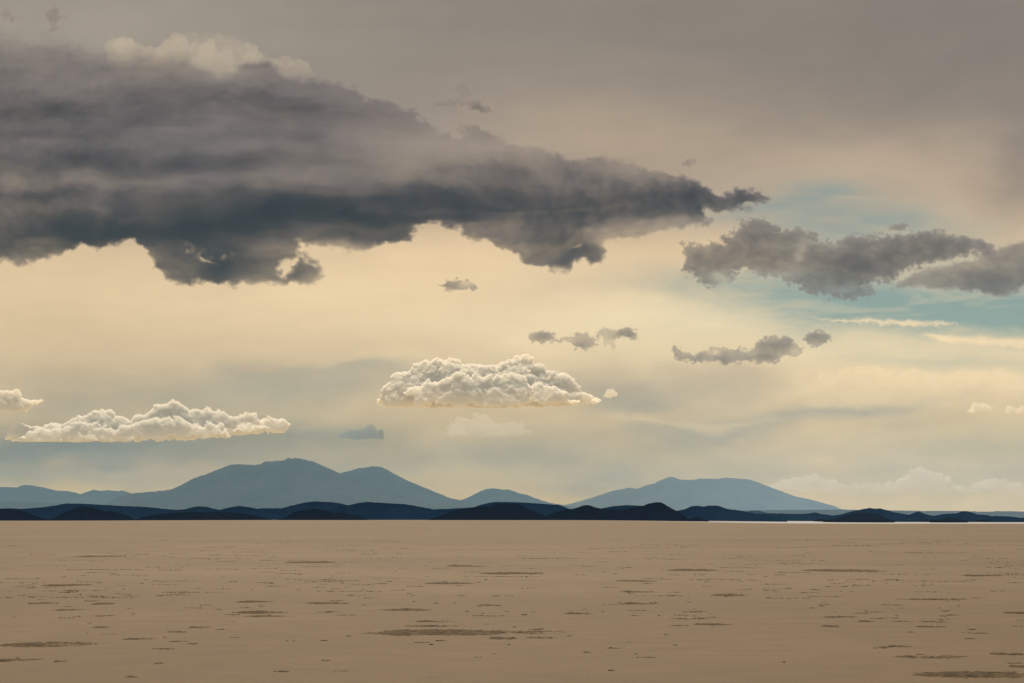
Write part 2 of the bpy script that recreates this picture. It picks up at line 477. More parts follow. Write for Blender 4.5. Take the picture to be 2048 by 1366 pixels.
scrap('small_cloud', 'faint ragged grey wisp hanging between two others above the white cumulus', (1085, 655, 1220, 716),
      [(1100, 680), (1118, 676), (1138, 674), (1158, 666), (1176, 668), (1186, 676), (1204, 668), (1200, 680), (1190, 690), (1170, 702), (1150, 696), (1146, 684), (1120, 684)], 60000, 0.8, DK, [(1160, 690, 14, 8, 0.4)], (), 57, 6, 10, 6, 1.3, 3.5)
scrap('small_cloud', 'grey wisp with a solid lens shaped right end above the white cumulus', (1185, 648, 1310, 716),
      [(1192, 664), (1212, 657), (1232, 662), (1244, 657), (1262, 656), (1277, 666), (1272, 676), (1250, 678), (1232, 674), (1228, 696), (1212, 690), (1206, 676)], 60000, 0.7, DK, [(1256, 667, 20, 8, 1.2)],
      [(1220, 684, 12, 8, 0.5)], 63, 5, 10, 6, 1.3, 3)
scrap('small_cloud', 'tiny torn dark cloud alone in the cream sky under the dark bank', (868, 544, 980, 592),
      [(882, 572), (893, 563), (912, 560), (921, 566), (932, 558), (944, 566), (958, 574), (948, 580), (925, 578), (905, 580), (890, 578)], 52000, 1.0, DK, [(900, 571, 14, 6, 0.8)],
      [(932, 566, 10, 4, 0.6)], 67, 6, 9, 5, 1.2, 3.5)
scrap('small_cloud', 'faint dark wisp with a thicker right end floating above the bank in the grey sky', (830, 140, 1010, 240),
      [(846, 212), (870, 200), (900, 198), (915, 192), (905, 172), (925, 160), (940, 178), (945, 198), (975, 208), (990, 216), (986, 226), (960, 224), (930, 214), (890, 214), (860, 218)],
      46000, 0.6, DK, [(964, 216, 22, 8, 1.2), (880, 206, 24, 8, 0.4)], (), 71, 9, 16, 9, 1.5, 4)
scrap('small_cloud', 'small faint grey scrap just above the right end of the long ragged cloud', (1765, 436, 1835, 472),
      [(1778, 456), (1790, 447), (1808, 446), (1824, 452), (1810, 458), (1790, 460)], 46000, 1.2, DK, (), (), 73, 5, 9, 6, 1.3, 2.5)
scrap('small_cloud', 'small faint grey scrap above the pointed right end of the dark bank', (1350, 308, 1405, 342),
      [(1366, 326), (1376, 317), (1390, 316), (1392, 324), (1378, 334), (1368, 334)], 46000, 0.8, DK, (), (), 77, 5, 9, 6, 1.3, 2.5)
scrap('small_cloud', 'dim grey smudge of cloud in the upper left corner of the sky', (-40, 4, 62, 48),
      [(0, 26), (10, 14), (22, 22), (36, 34), (50, 36), (20, 42), (0, 38)], 46000, 0.8, DK, (), (), 79, 7, 16, 10, 2, 4)
scrap('small_cloud', 'dim hooked grey smudge of cloud above the left part of the bank', (60, 0, 170, 76),
      [(84, 32), (96, 20), (106, 8), (120, 22), (122, 32), (146, 34), (120, 42), (112, 64), (100, 66), (98, 44)], 46000, 0.9, DK, (), (), 83, 7, 16, 10, 2, 4)


# ------------------------------------------------------------------ heaped white clouds
def heap(name, label, box, poly, D, mat_args, seed=1, lobes=(), r1=(12, 30), n1=130, r2=(4, 11), n2=420, step=1.25, base=None, depth=1.0, wamp=6.5, wscale=14, thick=1.0, group=None,
         relief=10, flat=5, slant=1.7, fade=None, front=(), parent=None, yoff=0.0):
    X, Y = grid(*box, step)
    rng = np.random.RandomState(seed)
    px2m = D / F
    d0 = sdf(poly, X, Y)
    T = np.where(d0 > 0, 2.2 * np.sqrt(np.maximum(d0, 0)) * depth, 0.0) * sstep(0, 6, d0)
    x0, y0 = X[0, 0], Y[0, 0]

    def cap(T, cx, cy, r, baseT):
        i0 = max(0, int((cy - r - y0) / step)); i1 = min(T.shape[0], int((cy + r - y0) / step) + 2)
        j0 = max(0, int((cx - r - x0) / step)); j1 = min(T.shape[1], int((cx + r - x0) / step) + 2)
        if i1 <= i0 or j1 <= j0: return
        q = r * r - (X[i0:i1, j0:j1] - cx) ** 2 - (Y[i0:i1, j0:j1] - cy) ** 2
        c = np.where(q > 0, baseT + np.sqrt(np.maximum(q, 0)) * 1.05, 0)
        T[i0:i1, j0:j1] = np.maximum(T[i0:i1, j0:j1], c)

    def at(Z, cx, cy):
        i = int(np.clip((cy - y0) / step, 0, Z.shape[0] - 1)); j = int(np.clip((cx - x0) / step, 0, Z.shape[1] - 1))
        return Z[i, j]
    for cx, cy, r, bt in lobes: cap(T, cx, cy, r, bt)
    for n, (ra, rb), lift in ((n1, r1, 0.55), (n2, r2, 0.15), (n2 * 2, (r2[0] * 0.45, r2[1] * 0.5), 0.0)):
        Ts = T.copy(); k = 0; tries = 0
        while k < n and tries < n * 30:
            tries += 1
            cx = rng.uniform(box[0], box[2]); cy = rng.uniform(box[1], box[3]); r = ra + (rb - ra) * rng.rand() ** 1.6
            dd = at(d0, cx, cy)
            if dd < r * 0.72: continue
            if dd > r * 3.2 and rng.rand() < 0.45: continue
            cap(T, cx, cy, r, at(Ts, cx, cy) - r * (0.55 - lift)); k += 1
    # tear the surface a little so that no edge is a clean circle
    wX, wY = warp(X, Y, wamp, wscale, seed + 5, 1.2)
    fi = np.clip((wY - y0) / step, 0, T.shape[0] - 1.001); fj = np.clip((wX - x0) / step, 0, T.shape[1] - 1.001)
    i = fi.astype(int); j = fj.astype(int); u = fi - i; v = fj - j
    T = (T[i, j] * (1 - u) * (1 - v) + T[i + 1, j] * u * (1 - v) + T[i, j + 1] * (1 - u) * v + T[i + 1, j + 1] * u * v)
    T = T * (1 + 0.12 * fbm(X / 9.0, Y / 9.0, seed + 8, 4, 0.6)) + np.where(T > 0, 5.0 * (billow(X / 20.0, Y / 16.0, seed + 18, 3, 0.5) - 0.5) * sstep(0, 14, T), 0)
    if base is not None:
        T = T * sstep(-0.01, 0.01, base + 2.5 * fbm(X / 30.0, Y / 9.0, seed + 2, 4) - Y)
    if fade: T = T * (1 - sstep(fade[0], fade[1], Y + 9 * fbm(X / 50.0, Y / 12.0, seed + 21, 4)))
    dens, colr, an = mat_args
    tau = np.maximum(T, 0) * px2m * dens * thick
    tau = np.where(tau < 0.012, 0, tau)
    m = cloud_mat(name, dens, colr, an)
    # the foot of the heap stands nearer than its top, so the billows face up into the light
    ytop = Y[(T > 0)].min() if (T > 0).any() else 0
    fr = slant * (Y - ytop) * sstep(0.0, 1.0, tau / (9.0 * px2m * dens * thick))
    o = cloud_mesh(name, X, Y, tau, D, dens, m, seed, relief, 0.6, fr)
    if parent:
        loc = o.location.copy()
        o.parent = parent; o.location = loc - parent.location
        o.location.y += yoff * px2m; o.location.x += yoff * px2m * ((x0 + box[2]) / 2 - 1024) / F; o.location.z += yoff * px2m * (HY - box[3]) / F
        return o
    for k, (fp, off) in enumerate(front):
        heap('front_billow', None, box, fp, D, mat_args, seed + 100 + k, (), (r1[0] * 0.7, r1[1] * 0.8), n1 // 2, r2, n2 // 2, step, base, depth, wamp + 3.0, wscale + 5, thick, None, relief, flat, slant, fade, (), o, off)
    return tag(o, label, 'cloud', group)


WH = (0.0155, (1.0, 0.976, 0.918), 0.6)
heap('white_cumulus', 'bright domed white cumulus with a flat base in the middle of the sky', (738, 700, 1212, 822),
     [(747, 811), (754, 806), (765, 791), (771, 773), (780, 761), (798, 747), (813, 741), (831, 731), (843, 723), (862, 722), (874, 716), (892, 717), (904, 718), (919, 722), (928, 734), (937, 735),
      (946, 725), (959, 726), (974, 728), (978, 735), (989, 732), (1001, 722), (1022, 719), (1031, 714), (1049, 711), (1060, 714), (1065, 728), (1077, 726), (1087, 728), (1098, 743), (1119, 749),
      (1134, 752), (1146, 761), (1155, 776), (1176, 788), (1201, 800), (1192, 806), (1152, 808), (1104, 810), (1013, 812), (983, 816), (922, 817), (877, 816), (846, 812), (801, 812)],
     72000, WH, 5,
     lobes=[(912, 762, 20, 22), (955, 768, 22, 24), (985, 772, 20, 22), (1035, 772, 20, 20), (1010, 785, 18, 24), (880, 778, 18, 20), (845, 784, 18, 16), (940, 792, 18, 22), (1075, 785, 16, 18), (1120, 790, 14, 12),
            (800, 790, 14, 10), (1050, 790, 16, 22)], base=813,
     front=[([(818, 792), (822, 775), (835, 768), (862, 766), (885, 762), (900, 752), (915, 744), (930, 745), (945, 758), (955, 750), (970, 749), (985, 755), (1000, 748), (1015, 751), (1030, 752), (1045, 760), (1060, 766),
              (1075, 765), (1090, 772), (1110, 776), (1130, 790), (1150, 802), (1140, 810), (830, 810)], -150)])
heap('white_cumulus', 'long row of low white cumulus heaps above the left mountain', (-8, 790, 592, 892),
     [(3, 876), (15, 870), (28, 856), (42, 851), (58, 852), (70, 850), (85, 856), (95, 850), (112, 848), (128, 848), (140, 842), (160, 834), (180, 830), (190, 820), (205, 818), (218, 818), (232, 828), (246, 836),
      (258, 842), (275, 832), (290, 828), (305, 818), (320, 808), (335, 804), (346, 800), (358, 806), (372, 816), (395, 818), (420, 818), (440, 820), (455, 832), (470, 834), (490, 824), (505, 826), (515, 836),
      (535, 834), (556, 836), (574, 848), (574, 858), (540, 862), (500, 866), (450, 872), (380, 876), (300, 880), (220, 884), (140, 884), (60, 882), (20, 882)],
     74000, WH, 9, r1=(8, 16), n1=150, base=883,
     front=[([(30, 876), (60, 866), (90, 860), (118, 858), (135, 852), (160, 846), (185, 846), (210, 852), (230, 860), (262, 850), (285, 842), (300, 838), (330, 836), (360, 838), (380, 850), (410, 846), (435, 852), (455, 862),
              (490, 850), (520, 848), (545, 856), (500, 864), (400, 872), (200, 882), (60, 882)], -115)])
heap('white_cumulus', 'white cumulus heap cut off by the left edge of the sky', (-90, 768, 100, 832),
     [(-80, 800), (-50, 784), (0, 780), (20, 781), (36, 784), (46, 794), (58, 802), (74, 798), (88, 796), (84, 806), (66, 812), (50, 820), (20, 822), (-80, 822)], 74000, WH, 13, r1=(7, 14), n1=50, n2=250, base=823)
heap('white_cumulus', 'pale billowing top of a tall cumulus rising behind the dark bank', (190, 50, 650, 190),
     [(212, 88), (222, 78), (240, 77), (262, 76), (272, 84), (300, 92), (320, 92), (330, 80), (350, 68), (372, 64), (420, 62), (440, 66), (460, 66), (485, 76), (505, 84), (520, 100), (548, 118), (562, 114),
      (580, 107), (600, 116), (620, 134), (632, 150), (630, 180), (300, 184), (220, 150)],
     52000, (0.004, (0.88, 0.87, 0.85), 0.3), 17, r1=(14, 34), n1=60, r2=(8, 18), n2=120, step=1.8, wamp=2.5, thick=0.2, slant=0, fade=(100, 170))
heap('pale_cloud', 'small blue grey cumulus pair left of the faint one below the white cumulus', (664, 838, 792, 888),
     [(672, 874), (690, 862), (700, 856), (720, 862), (732, 852), (745, 850), (756, 858), (768, 868), (780, 874), (760, 878), (700, 879)], 70000, (0.003, (0.50, 0.55, 0.58), 0.1), 19,
     r1=(5, 11), n1=24, n2=60, base=879, thick=0.9)
heap('pale_cloud', 'faint pale cumulus heap directly below the bright white cumulus', (868, 818, 1080, 884),
     [(876, 868), (890, 856), (908, 842), (918, 838), (945, 834), (960, 828), (975, 834), (990, 842), (1010, 848), (1030, 846), (1048, 848), (1060, 860), (1070, 872), (1020, 875), (920, 876)], 76000,
     (0.006, (0.90, 0.89, 0.86), 0.4), 23, slant=0, r1=(6, 13), n1=50, n2=200, base=876, thick=0.45, wamp=9, wscale=16, fade=(846, 880))
heap('pale_cloud', 'tiny white puff just right of the bright white cumulus', (1196, 766, 1246, 800),
     [(1204, 790), (1212, 784), (1216, 776), (1228, 775), (1230, 784), (1238, 790), (1222, 794), (1210, 793)], 74000, (0.004, (0.98, 0.94, 0.86), 0.5), 27, r1=(3, 6), n1=14, r2=(2, 4), n2=40, thick=0.6, wamp=4)
heap('pale_cloud', 'small white puff near the right edge of the sky, left of its twin', (1920, 796, 1996, 832),
     [(1930, 818), (1942, 812), (1952, 804), (1964, 806), (1976, 808), (1986, 818), (1970, 822), (1940, 822)], 78000, (0.005, (0.98, 0.94, 0.86), 0.55), 29, r1=(3, 8), n1=18, r2=(2, 4), n2=60, thick=0.7)
heap('pale_cloud', 'small white puff touching the right edge of the sky', (2004, 800, 2090, 836),
     [(2012, 820), (2018, 810), (2036, 812), (2052, 816), (2080, 814), (2080, 828), (2040, 828), (2018, 828)], 78000, (0.005, (0.98, 0.94, 0.86), 0.55), 31, r1=(3, 8), n1=18, r2=(2, 4), n2=60, thick=0.7)
heap('horizon_cumulus', 'low hazy row of cream cumulus on the horizon behind the right mountain, with one tower', (1520, 920, 2100, 1000),
     [(1530, 990), (1545, 962), (1560, 956), (1580, 958), (1600, 952), (1635, 950), (1655, 956), (1675, 962), (1700, 970), (1730, 963), (1750, 964), (1770, 968), (1790, 960), (1808, 952), (1815, 942), (1830, 934),
      (1842, 930), (1852, 940), (1865, 946), (1882, 948), (1895, 956), (1915, 968), (1935, 970), (1955, 960), (1985, 957), (2005, 956), (2025, 964), (2050, 966), (2090, 962), (2090, 988), (1900, 988), (1700, 992)],
     82000, (0.0024, (1.0, 0.92, 0.78), 0.6), 37, r1=(6, 14), n1=120, r2=(3, 7), n2=500, thick=2.6, slant=0, fade=(958, 992))
heap('cream_cloud_bank', 'wide pale cream cloud bank with a billowed top edge at the right', (1560, 722, 2110, 822),
     [(1570, 800), (1620, 760), (1660, 742), (1690, 732), (1715, 730), (1745, 732), (1765, 738), (1785, 735), (1800, 742), (1830, 740), (1870, 738), (1890, 746), (1920, 738), (1950, 736), (1985, 742), (2010, 740),
      (2040, 750), (2095, 752), (2095, 800), (1900, 810), (1700, 812)],
     80000, (0.0022, (0.99, 0.93, 0.82), 0.6), 43, r1=(7, 17), n1=150, r2=(3, 8), n2=600, step=1.6, thick=0.55, slant=0, fade=(742, 800))
CI = (0.001, (1.0, 0.95, 0.86), 0.75)
scrap('cirrus_streak', 'thin bright cream streak of cloud in the teal gap, upper of the right hand pair', (1580, 622, 1960, 668),
      [(1594, 630), (1620, 632), (1680, 636), (1740, 634), (1800, 638), (1860, 640), (1940, 645), (1900, 652), (1840, 656), (1760, 652), (1700, 648), (1640, 640)], 80000, 0.85, CI, [(1680, 636, 60, 4, 0.3)],
      (), 91, 6, 14, 9, 1.6, 1.5, mott=0.5, rag=0.8, grow=0)
scrap('cirrus_streak', 'broad bright cream streak of cloud running off the right edge of the sky', (1800, 655, 2130, 712),
      [(1820, 668), (1850, 664), (1900, 668), (1960, 670), (2120, 672), (2120, 700), (2040, 700), (1960, 696), (1900, 690), (1860, 680)], 80000, 0.9, CI, [(1900, 674, 60, 6, 0.3)], (), 93, 4, 16, 13, 1.8, 1, mott=0.3, rag=0.5, grow=0)

# ------------------------------------------------------------------ mountains and hills
def rock_mat(name, c1, c2, scale):
    m, nt, out = new_mat(name)
    b = nt.new('ShaderNodeBsdfDiffuse'); b.inputs['Roughness'].default_value = 0.9
    tc = nt.new('ShaderNodeTexCoord')
    n1 = nt.noise(tc.outputs['Object'], scale, 8, 0.62)
    n2 = nt.noise(tc.outputs['Object'], scale * 6, 6, 0.6)
    f = nt.maprange(nt.m('ADD', nt.m('MULTIPLY', n1, 0.65), nt.m('MULTIPLY', n2, 0.35)), 0.35, 0.65)
    nt.put(b.inputs['Color'], nt.mix(f, c1 + (1,), c2 + (1,)))
    nt.l.new(b.outputs[0], out.inputs['Surface'])
    return m


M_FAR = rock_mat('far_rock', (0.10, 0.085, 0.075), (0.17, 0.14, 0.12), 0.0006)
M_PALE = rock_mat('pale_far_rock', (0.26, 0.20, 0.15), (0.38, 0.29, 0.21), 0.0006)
M_NEAR = rock_mat('haze_tinted_slope', (0.001, 0.019, 0.066), (0.006, 0.034, 0.095), 0.006)  # blue of the hazy air is painted into the slope colour
M_FRONT = rock_mat('dark_haze_tinted_slope', (0.001, 0.007, 0.028), (0.007, 0.011, 0.038), 0.012)  # dark front slopes, their colour also tinted with haze blue


def ridge(name, label, prof, D, mat, depth=0.5, seed=1, nx=None, ny=26, rough=0.12, jag=0.4, cat='hill'):
    """landform whose skyline follows prof (photo px) at distance D; a real heightfield running down to the plain front and back"""
    P = np.array(prof, float)
    px2m = D / F
    x0, x1 = P[0, 0], P[-1, 0]
    nx = nx or int(np.clip((x1 - x0) / 1.5, 30, 900))
    xs = np.linspace(x0, x1, nx)
    zz = np.interp(xs, P[:, 0], P[:, 1])
    k = np.array([1, 2, 3, 2, 1.0]); k /= k.sum()
    zz = np.convolve(np.pad(zz, 2, mode='edge'), k, 'valid')
    zz = zz + jag * fbm(xs / 9.0, 0 * xs + seed, seed, 4) * sstep(0, 8, HY - zz)
    H = np.maximum((HY - zz) * px2m + EYE, 0)             # crest height above the plain
    hmax = H.max(); W = max(hmax / depth, 60.0)
    v = np.linspace(-1, 1, 2 * ny + 1)
    XX, VV = np.meshgrid(xs, v)
    HH = np.interp(XX, xs, H)
    cr = 0.10 * fbm(XX / 60.0 * 1.0, 0 * XX + 3.3, seed + 2, 3)
    q = np.clip(np.abs(VV), 0, 1)
    fall = (1 - q) ** 1.35
    wx = XX * px2m; wy = VV * W
    er = billow(wx / (hmax * 1.1), wy / (hmax * 1.6), seed + 4, 5, 0.55)
    Z = HH * fall * (1 - rough * 1.6 * np.clip(0.55 - er, 0, 1) * sstep(0.02, 0.35, q)) - 3.0 * sstep(0.9, 1.0, q) * 1.5 - 0.5
    Z = np.where(q >= 0.999, -6.0, Z)
    V = np.stack([(XX - 1024) / F * D, D + wy, Z], -1).reshape(-1, 3)
    ny2, nx2 = XX.shape
    i, j = np.meshgrid(np.arange(ny2 - 1), np.arange(nx2 - 1), indexing='ij')
    a = (i * nx2 + j).ravel()
    Fc = np.stack([a, a + 1, a + nx2 + 1, a + nx2], 1)
    c0 = np.array([V[:, 0].mean(), D, 0])
    o = mesh_obj(name, V - c0, Fc, mat, smooth=True)
    o.location = c0
    return tag(o, label, cat, None, 'structure')


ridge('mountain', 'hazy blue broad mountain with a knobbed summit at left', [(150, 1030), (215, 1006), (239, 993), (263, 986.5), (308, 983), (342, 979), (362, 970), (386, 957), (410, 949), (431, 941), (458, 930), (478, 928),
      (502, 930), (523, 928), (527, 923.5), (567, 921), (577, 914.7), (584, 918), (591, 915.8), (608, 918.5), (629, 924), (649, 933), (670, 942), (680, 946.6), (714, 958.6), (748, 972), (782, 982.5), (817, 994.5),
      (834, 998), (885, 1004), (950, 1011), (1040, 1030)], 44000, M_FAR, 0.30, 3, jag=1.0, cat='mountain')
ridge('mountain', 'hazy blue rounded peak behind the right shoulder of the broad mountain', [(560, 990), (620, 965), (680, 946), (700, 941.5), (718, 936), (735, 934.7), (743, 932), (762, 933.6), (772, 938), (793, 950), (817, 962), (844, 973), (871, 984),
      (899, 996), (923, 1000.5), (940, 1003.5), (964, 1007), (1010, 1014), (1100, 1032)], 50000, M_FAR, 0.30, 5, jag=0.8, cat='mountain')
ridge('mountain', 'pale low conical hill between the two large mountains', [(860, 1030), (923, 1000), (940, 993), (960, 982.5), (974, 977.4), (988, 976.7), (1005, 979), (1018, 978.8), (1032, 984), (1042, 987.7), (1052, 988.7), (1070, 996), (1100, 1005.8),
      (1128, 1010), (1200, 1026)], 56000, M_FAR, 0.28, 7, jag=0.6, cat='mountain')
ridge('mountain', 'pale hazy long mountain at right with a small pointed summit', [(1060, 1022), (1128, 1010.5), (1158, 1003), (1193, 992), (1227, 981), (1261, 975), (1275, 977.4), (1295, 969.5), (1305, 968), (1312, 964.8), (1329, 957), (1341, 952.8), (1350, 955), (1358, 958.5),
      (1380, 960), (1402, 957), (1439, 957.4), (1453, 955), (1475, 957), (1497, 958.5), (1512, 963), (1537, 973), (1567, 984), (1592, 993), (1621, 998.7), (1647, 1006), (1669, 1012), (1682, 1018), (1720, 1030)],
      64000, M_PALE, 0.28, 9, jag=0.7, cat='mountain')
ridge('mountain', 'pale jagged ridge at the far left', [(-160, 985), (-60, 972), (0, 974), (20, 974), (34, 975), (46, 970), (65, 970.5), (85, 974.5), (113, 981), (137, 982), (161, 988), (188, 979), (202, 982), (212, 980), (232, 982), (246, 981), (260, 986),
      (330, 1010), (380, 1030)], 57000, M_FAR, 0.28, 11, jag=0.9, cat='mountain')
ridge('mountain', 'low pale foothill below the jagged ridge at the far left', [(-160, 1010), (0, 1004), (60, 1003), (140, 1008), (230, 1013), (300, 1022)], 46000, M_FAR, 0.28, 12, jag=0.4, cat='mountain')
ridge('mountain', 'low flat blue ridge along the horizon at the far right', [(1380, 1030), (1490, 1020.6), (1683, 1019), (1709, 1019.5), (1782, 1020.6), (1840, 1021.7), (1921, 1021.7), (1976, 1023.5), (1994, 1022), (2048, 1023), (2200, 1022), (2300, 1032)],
      30000, M_FAR, 0.2, 13, jag=0.6, cat='mountain')
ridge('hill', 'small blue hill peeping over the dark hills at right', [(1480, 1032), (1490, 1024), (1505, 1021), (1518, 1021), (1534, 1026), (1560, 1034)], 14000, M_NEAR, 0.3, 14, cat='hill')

NAVY = [
    ('long low navy ridge at the far left', [(-120, 1030), (-40, 1019), (0, 1016.6), (20, 1016), (44, 1017), (85, 1014), (113, 1010), (133, 1006), (171, 1007), (205, 1009), (239, 1011), (290, 1013), (325, 1016.6), (352, 1019), (420, 1030), (460, 1040)], 7000),
    ('low navy knoll between the two long left ridges', [(300, 1040), (330, 1027), (352, 1019), (372, 1017.6), (383, 1014), (396, 1012), (413, 1013), (427, 1016.6), (444, 1020), (480, 1034), (500, 1040)], 6800),
    ('small navy knoll left of the mid ridge', [(400, 1040), (430, 1022), (444, 1018), (455, 1015), (478, 1011), (495, 1013), (513, 1016.6), (560, 1030), (590, 1040)], 6400),
    ('wide navy ridge with a rounded top below the broad mountain', [(480, 1034), (513, 1016.6), (533, 1015.6), (564, 1016), (581, 1011), (608, 1004.6), (629, 1002), (666, 1003.6), (690, 1008), (730, 1022), (790, 1040)], 6600),
    ('smooth navy ridge below the rounded blue peak', [(600, 1040), (660, 1018), (680, 1010), (700, 1009), (718, 1005), (735, 1003), (765, 1005), (810, 1007.5), (834, 1011.6), (868, 1018), (910, 1028), (950, 1040)], 6000),
    ('navy ridge with a tiny crag at its right end in the middle', [(820, 1024), (868, 1018), (902, 1016.7), (947, 1014), (964, 1008), (988, 1003), (1035, 1003.7), (1083, 1006.5), (1109, 1009), (1114, 1008), (1121, 1010), (1128, 1013), (1141, 1017.7), (1160, 1028), (1180, 1040)], 6200),
    ('low navy hill behind the black whaleback', [(1150, 1036), (1199, 1016.7), (1227, 1011.6), (1254, 1009.5), (1278, 1010.5), (1310, 1013), (1350, 1024), (1400, 1040)], 6800),
    ('double topped navy hill right of the black whaleback', [(1300, 1036), (1355, 1020.6), (1369, 1018), (1384, 1011.5), (1399, 1010.7), (1406, 1013), (1417, 1010.4), (1435, 1010.4), (1446, 1014), (1453, 1017), (1483, 1020.6), (1512, 1027), (1560, 1036)], 5600),
    ('low flat navy ridge under the right end of the long pale mountain', [(1440, 1038), (1512, 1027.5), (1537, 1026), (1567, 1026.5), (1599, 1027.5), (1621, 1026), (1630, 1024), (1640, 1026.8), (1665, 1030.5), (1720, 1037)], 6200),
    ('navy hill with a lumpy top at right', [(1640, 1037), (1665, 1030.5), (1683, 1028), (1705, 1021.7), (1724, 1018), (1740, 1015), (1749, 1017), (1760, 1016), (1775, 1020), (1789, 1024), (1819, 1029), (1850, 1032), (1880, 1040)], 5400),
    ('small sharp navy cone at right', [(1800, 1040), (1819, 1029), (1826, 1026), (1836, 1021.7), (1844, 1025), (1855, 1028.6), (1873, 1032), (1890, 1040)], 5300),
    ('navy hill with a flat knob near the right edge', [(1850, 1038), (1873, 1029.7), (1892, 1027), (1914, 1026), (1925, 1021.7), (1936, 1021.7), (1954, 1028), (1976, 1029.7), (1990, 1034), (2005, 1040)], 5200),
    ('last low navy hill cut off by the right edge', [(1965, 1040), (1983, 1032.6), (1990, 1031), (2023, 1032.6), (2041, 1035), (2060, 1034), (2120, 1032), (2180, 1040)], 5000),
]
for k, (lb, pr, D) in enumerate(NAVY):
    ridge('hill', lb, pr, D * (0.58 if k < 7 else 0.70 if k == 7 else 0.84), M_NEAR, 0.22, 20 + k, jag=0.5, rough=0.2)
BLACK = [
    ('black brown mound at the foot of the left ridge, touching the left edge', [(-80, 1030), (-30, 1020), (0, 1017.6), (20, 1016.6), (44, 1020), (65, 1028.5), (82, 1034), (95, 1039)], 3600),
    ('black brown mound with a right shoulder below the left ridge', [(100, 1039), (109, 1034), (126, 1025), (147, 1016.6), (164, 1012.5), (178, 1012.5), (195, 1016), (208, 1022), (222, 1021.7), (239, 1025), (253, 1029.6), (270, 1039)], 3700),
    ('long low black brown rise below the two small knolls', [(270, 1039), (290, 1032), (318, 1027), (376, 1023), (461, 1024), (495, 1027), (520, 1033), (545, 1039)], 4000),
    ('black brown mound in front of the wide ridge', [(555, 1039), (571, 1033.7), (588, 1023), (608, 1019), (632, 1016.6), (653, 1020), (666, 1025), (684, 1024), (700, 1028.5), (714, 1028.7), (724, 1034), (735, 1039)], 3400),
    ('black hill with a flat top in the middle of the shore', [(860, 1038), (875, 1032), (902, 1022), (926, 1016.7), (953, 1013), (981, 1012.6), (991, 1008), (1001, 1005.8), (1025, 1005.8), (1039, 1009), (1056, 1016.7), (1073, 1023.5), (1087, 1030), (1100, 1038)], 3000),
    ('black whaleback hill with a steep right end, the darkest on the shore', [(1070, 1038), (1083, 1034), (1107, 1025), (1131, 1018), (1148, 1016.7), (1158, 1012.6), (1172, 1009), (1182, 1010), (1187, 1013), (1203, 1016.7), (1227, 1018.4), (1244, 1018.4), (1268, 1014), (1288, 1010),
      (1295, 1006.5), (1312, 1003.7), (1321, 1003.4), (1326, 1005.8), (1340, 1014), (1353, 1020.8), (1363, 1027), (1374, 1034), (1379, 1039)], 2700),
    ('black oval mound in front of the lumpy navy hill', [(1655, 1040), (1669, 1037), (1687, 1031.6), (1705, 1026.8), (1720, 1024.6), (1749, 1026), (1764, 1030.5), (1771, 1035), (1778, 1041)], 2600),
    ('small black mound in front of the knobbed navy hill', [(1872, 1042), (1881, 1039), (1892, 1035), (1906, 1034), (1917, 1036), (1922, 1042)], 2600),
    ('tiny black mound right of the whaleback', [(1380, 1038), (1388, 1033.4), (1399, 1032.7), (1406, 1037), (1410, 1040)], 3000),
]
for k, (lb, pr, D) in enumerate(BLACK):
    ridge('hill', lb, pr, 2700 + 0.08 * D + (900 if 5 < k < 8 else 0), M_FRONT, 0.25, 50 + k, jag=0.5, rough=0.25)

# ------------------------------------------------------------------ the air
hm, nt, out = new_mat('haze_air')
v = nt.new('ShaderNodeVolumePrincipled')
v.inputs['Color'].default_value = (0.32, 0.62, 0.92, 1); v.inputs['Density'].default_value = 1.32e-5; v.inputs['Anisotropy'].default_value = 0.3
nt.l.new(v.outputs[0], out.inputs['Volume'])
HX0, HX1, HY0, HY1, HZ0, HZ1 = -40000, 40000, -6000, 69500, -30, 1300
hv = [(x, y, z) for z in (HZ0, HZ1) for y in (HY0, HY1) for x in (HX0, HX1)]
o = mesh_obj('haze', hv, [(0, 2, 3, 1), (4, 5, 7, 6), (0, 1, 5, 4), (2, 6, 7, 3), (0, 4, 6, 2), (1, 3, 7, 5)], hm)
tag(o, 'thin blue haze over the plain', 'haze', kind='stuff')

# ------------------------------------------------------------------ the salt flat
def dip(x, y):
    """the pan falls away by a few metres beyond 700 m, more to the right"""
    return -4.3 * sstep(600, 2600, y) * sstep(0.02, 0.16, x / np.maximum(y, 1)) - 0.7 * sstep(600, 2400, y) * sstep(-0.1, -0.2, x / np.maximum(y, 1))


ys = np.concatenate([[-6000, -500, -50, 0], np.geomspace(10, 61000, 150)])
us = np.linspace(-1, 1, 161)
UU, YY = np.meshgrid(us, ys)
half = np.maximum(np.abs(YY) * 0.36, 60)
half = np.where(YY < 10, 39000, half)
half = half + (39000 - half) * sstep(0.8, 1.0, np.abs(UU))
XXg = UU * half
ZZ = dip(XXg, YY) * (YY > 0)
n0, n1 = XXg.shape
i, j = np.meshgrid(np.arange(n0 - 1), np.arange(n1 - 1), indexing='ij'); a = (i * n1 + j).ravel()
gm, nt, out = new_mat('salt_crust')
b = nt.new('ShaderNodeBsdfPrincipled'); b.inputs['Roughness'].default_value = 0.85; b.inputs['Specular IOR Level'].default_value = 0.15
tc = nt.new('ShaderNodeTexCoord'); P = tc.outputs['Object']
gx, gy, gz = nt.sep(P)
grain = nt.noise(P, 22.0, 5, 0.65)
mott = nt.noise(P, 1.1, 6, 0.6)
mott2 = nt.noise(nt.comb(nt.m('MULTIPLY', gx, 1.0), nt.m('MULTIPLY', gy, 1.0), 3.0), 0.09, 6, 0.55)
wide = nt.noise(nt.comb(nt.m('MULTIPLY', gx, 0.25), gy, 9.0), 0.012, 5, 0.55)
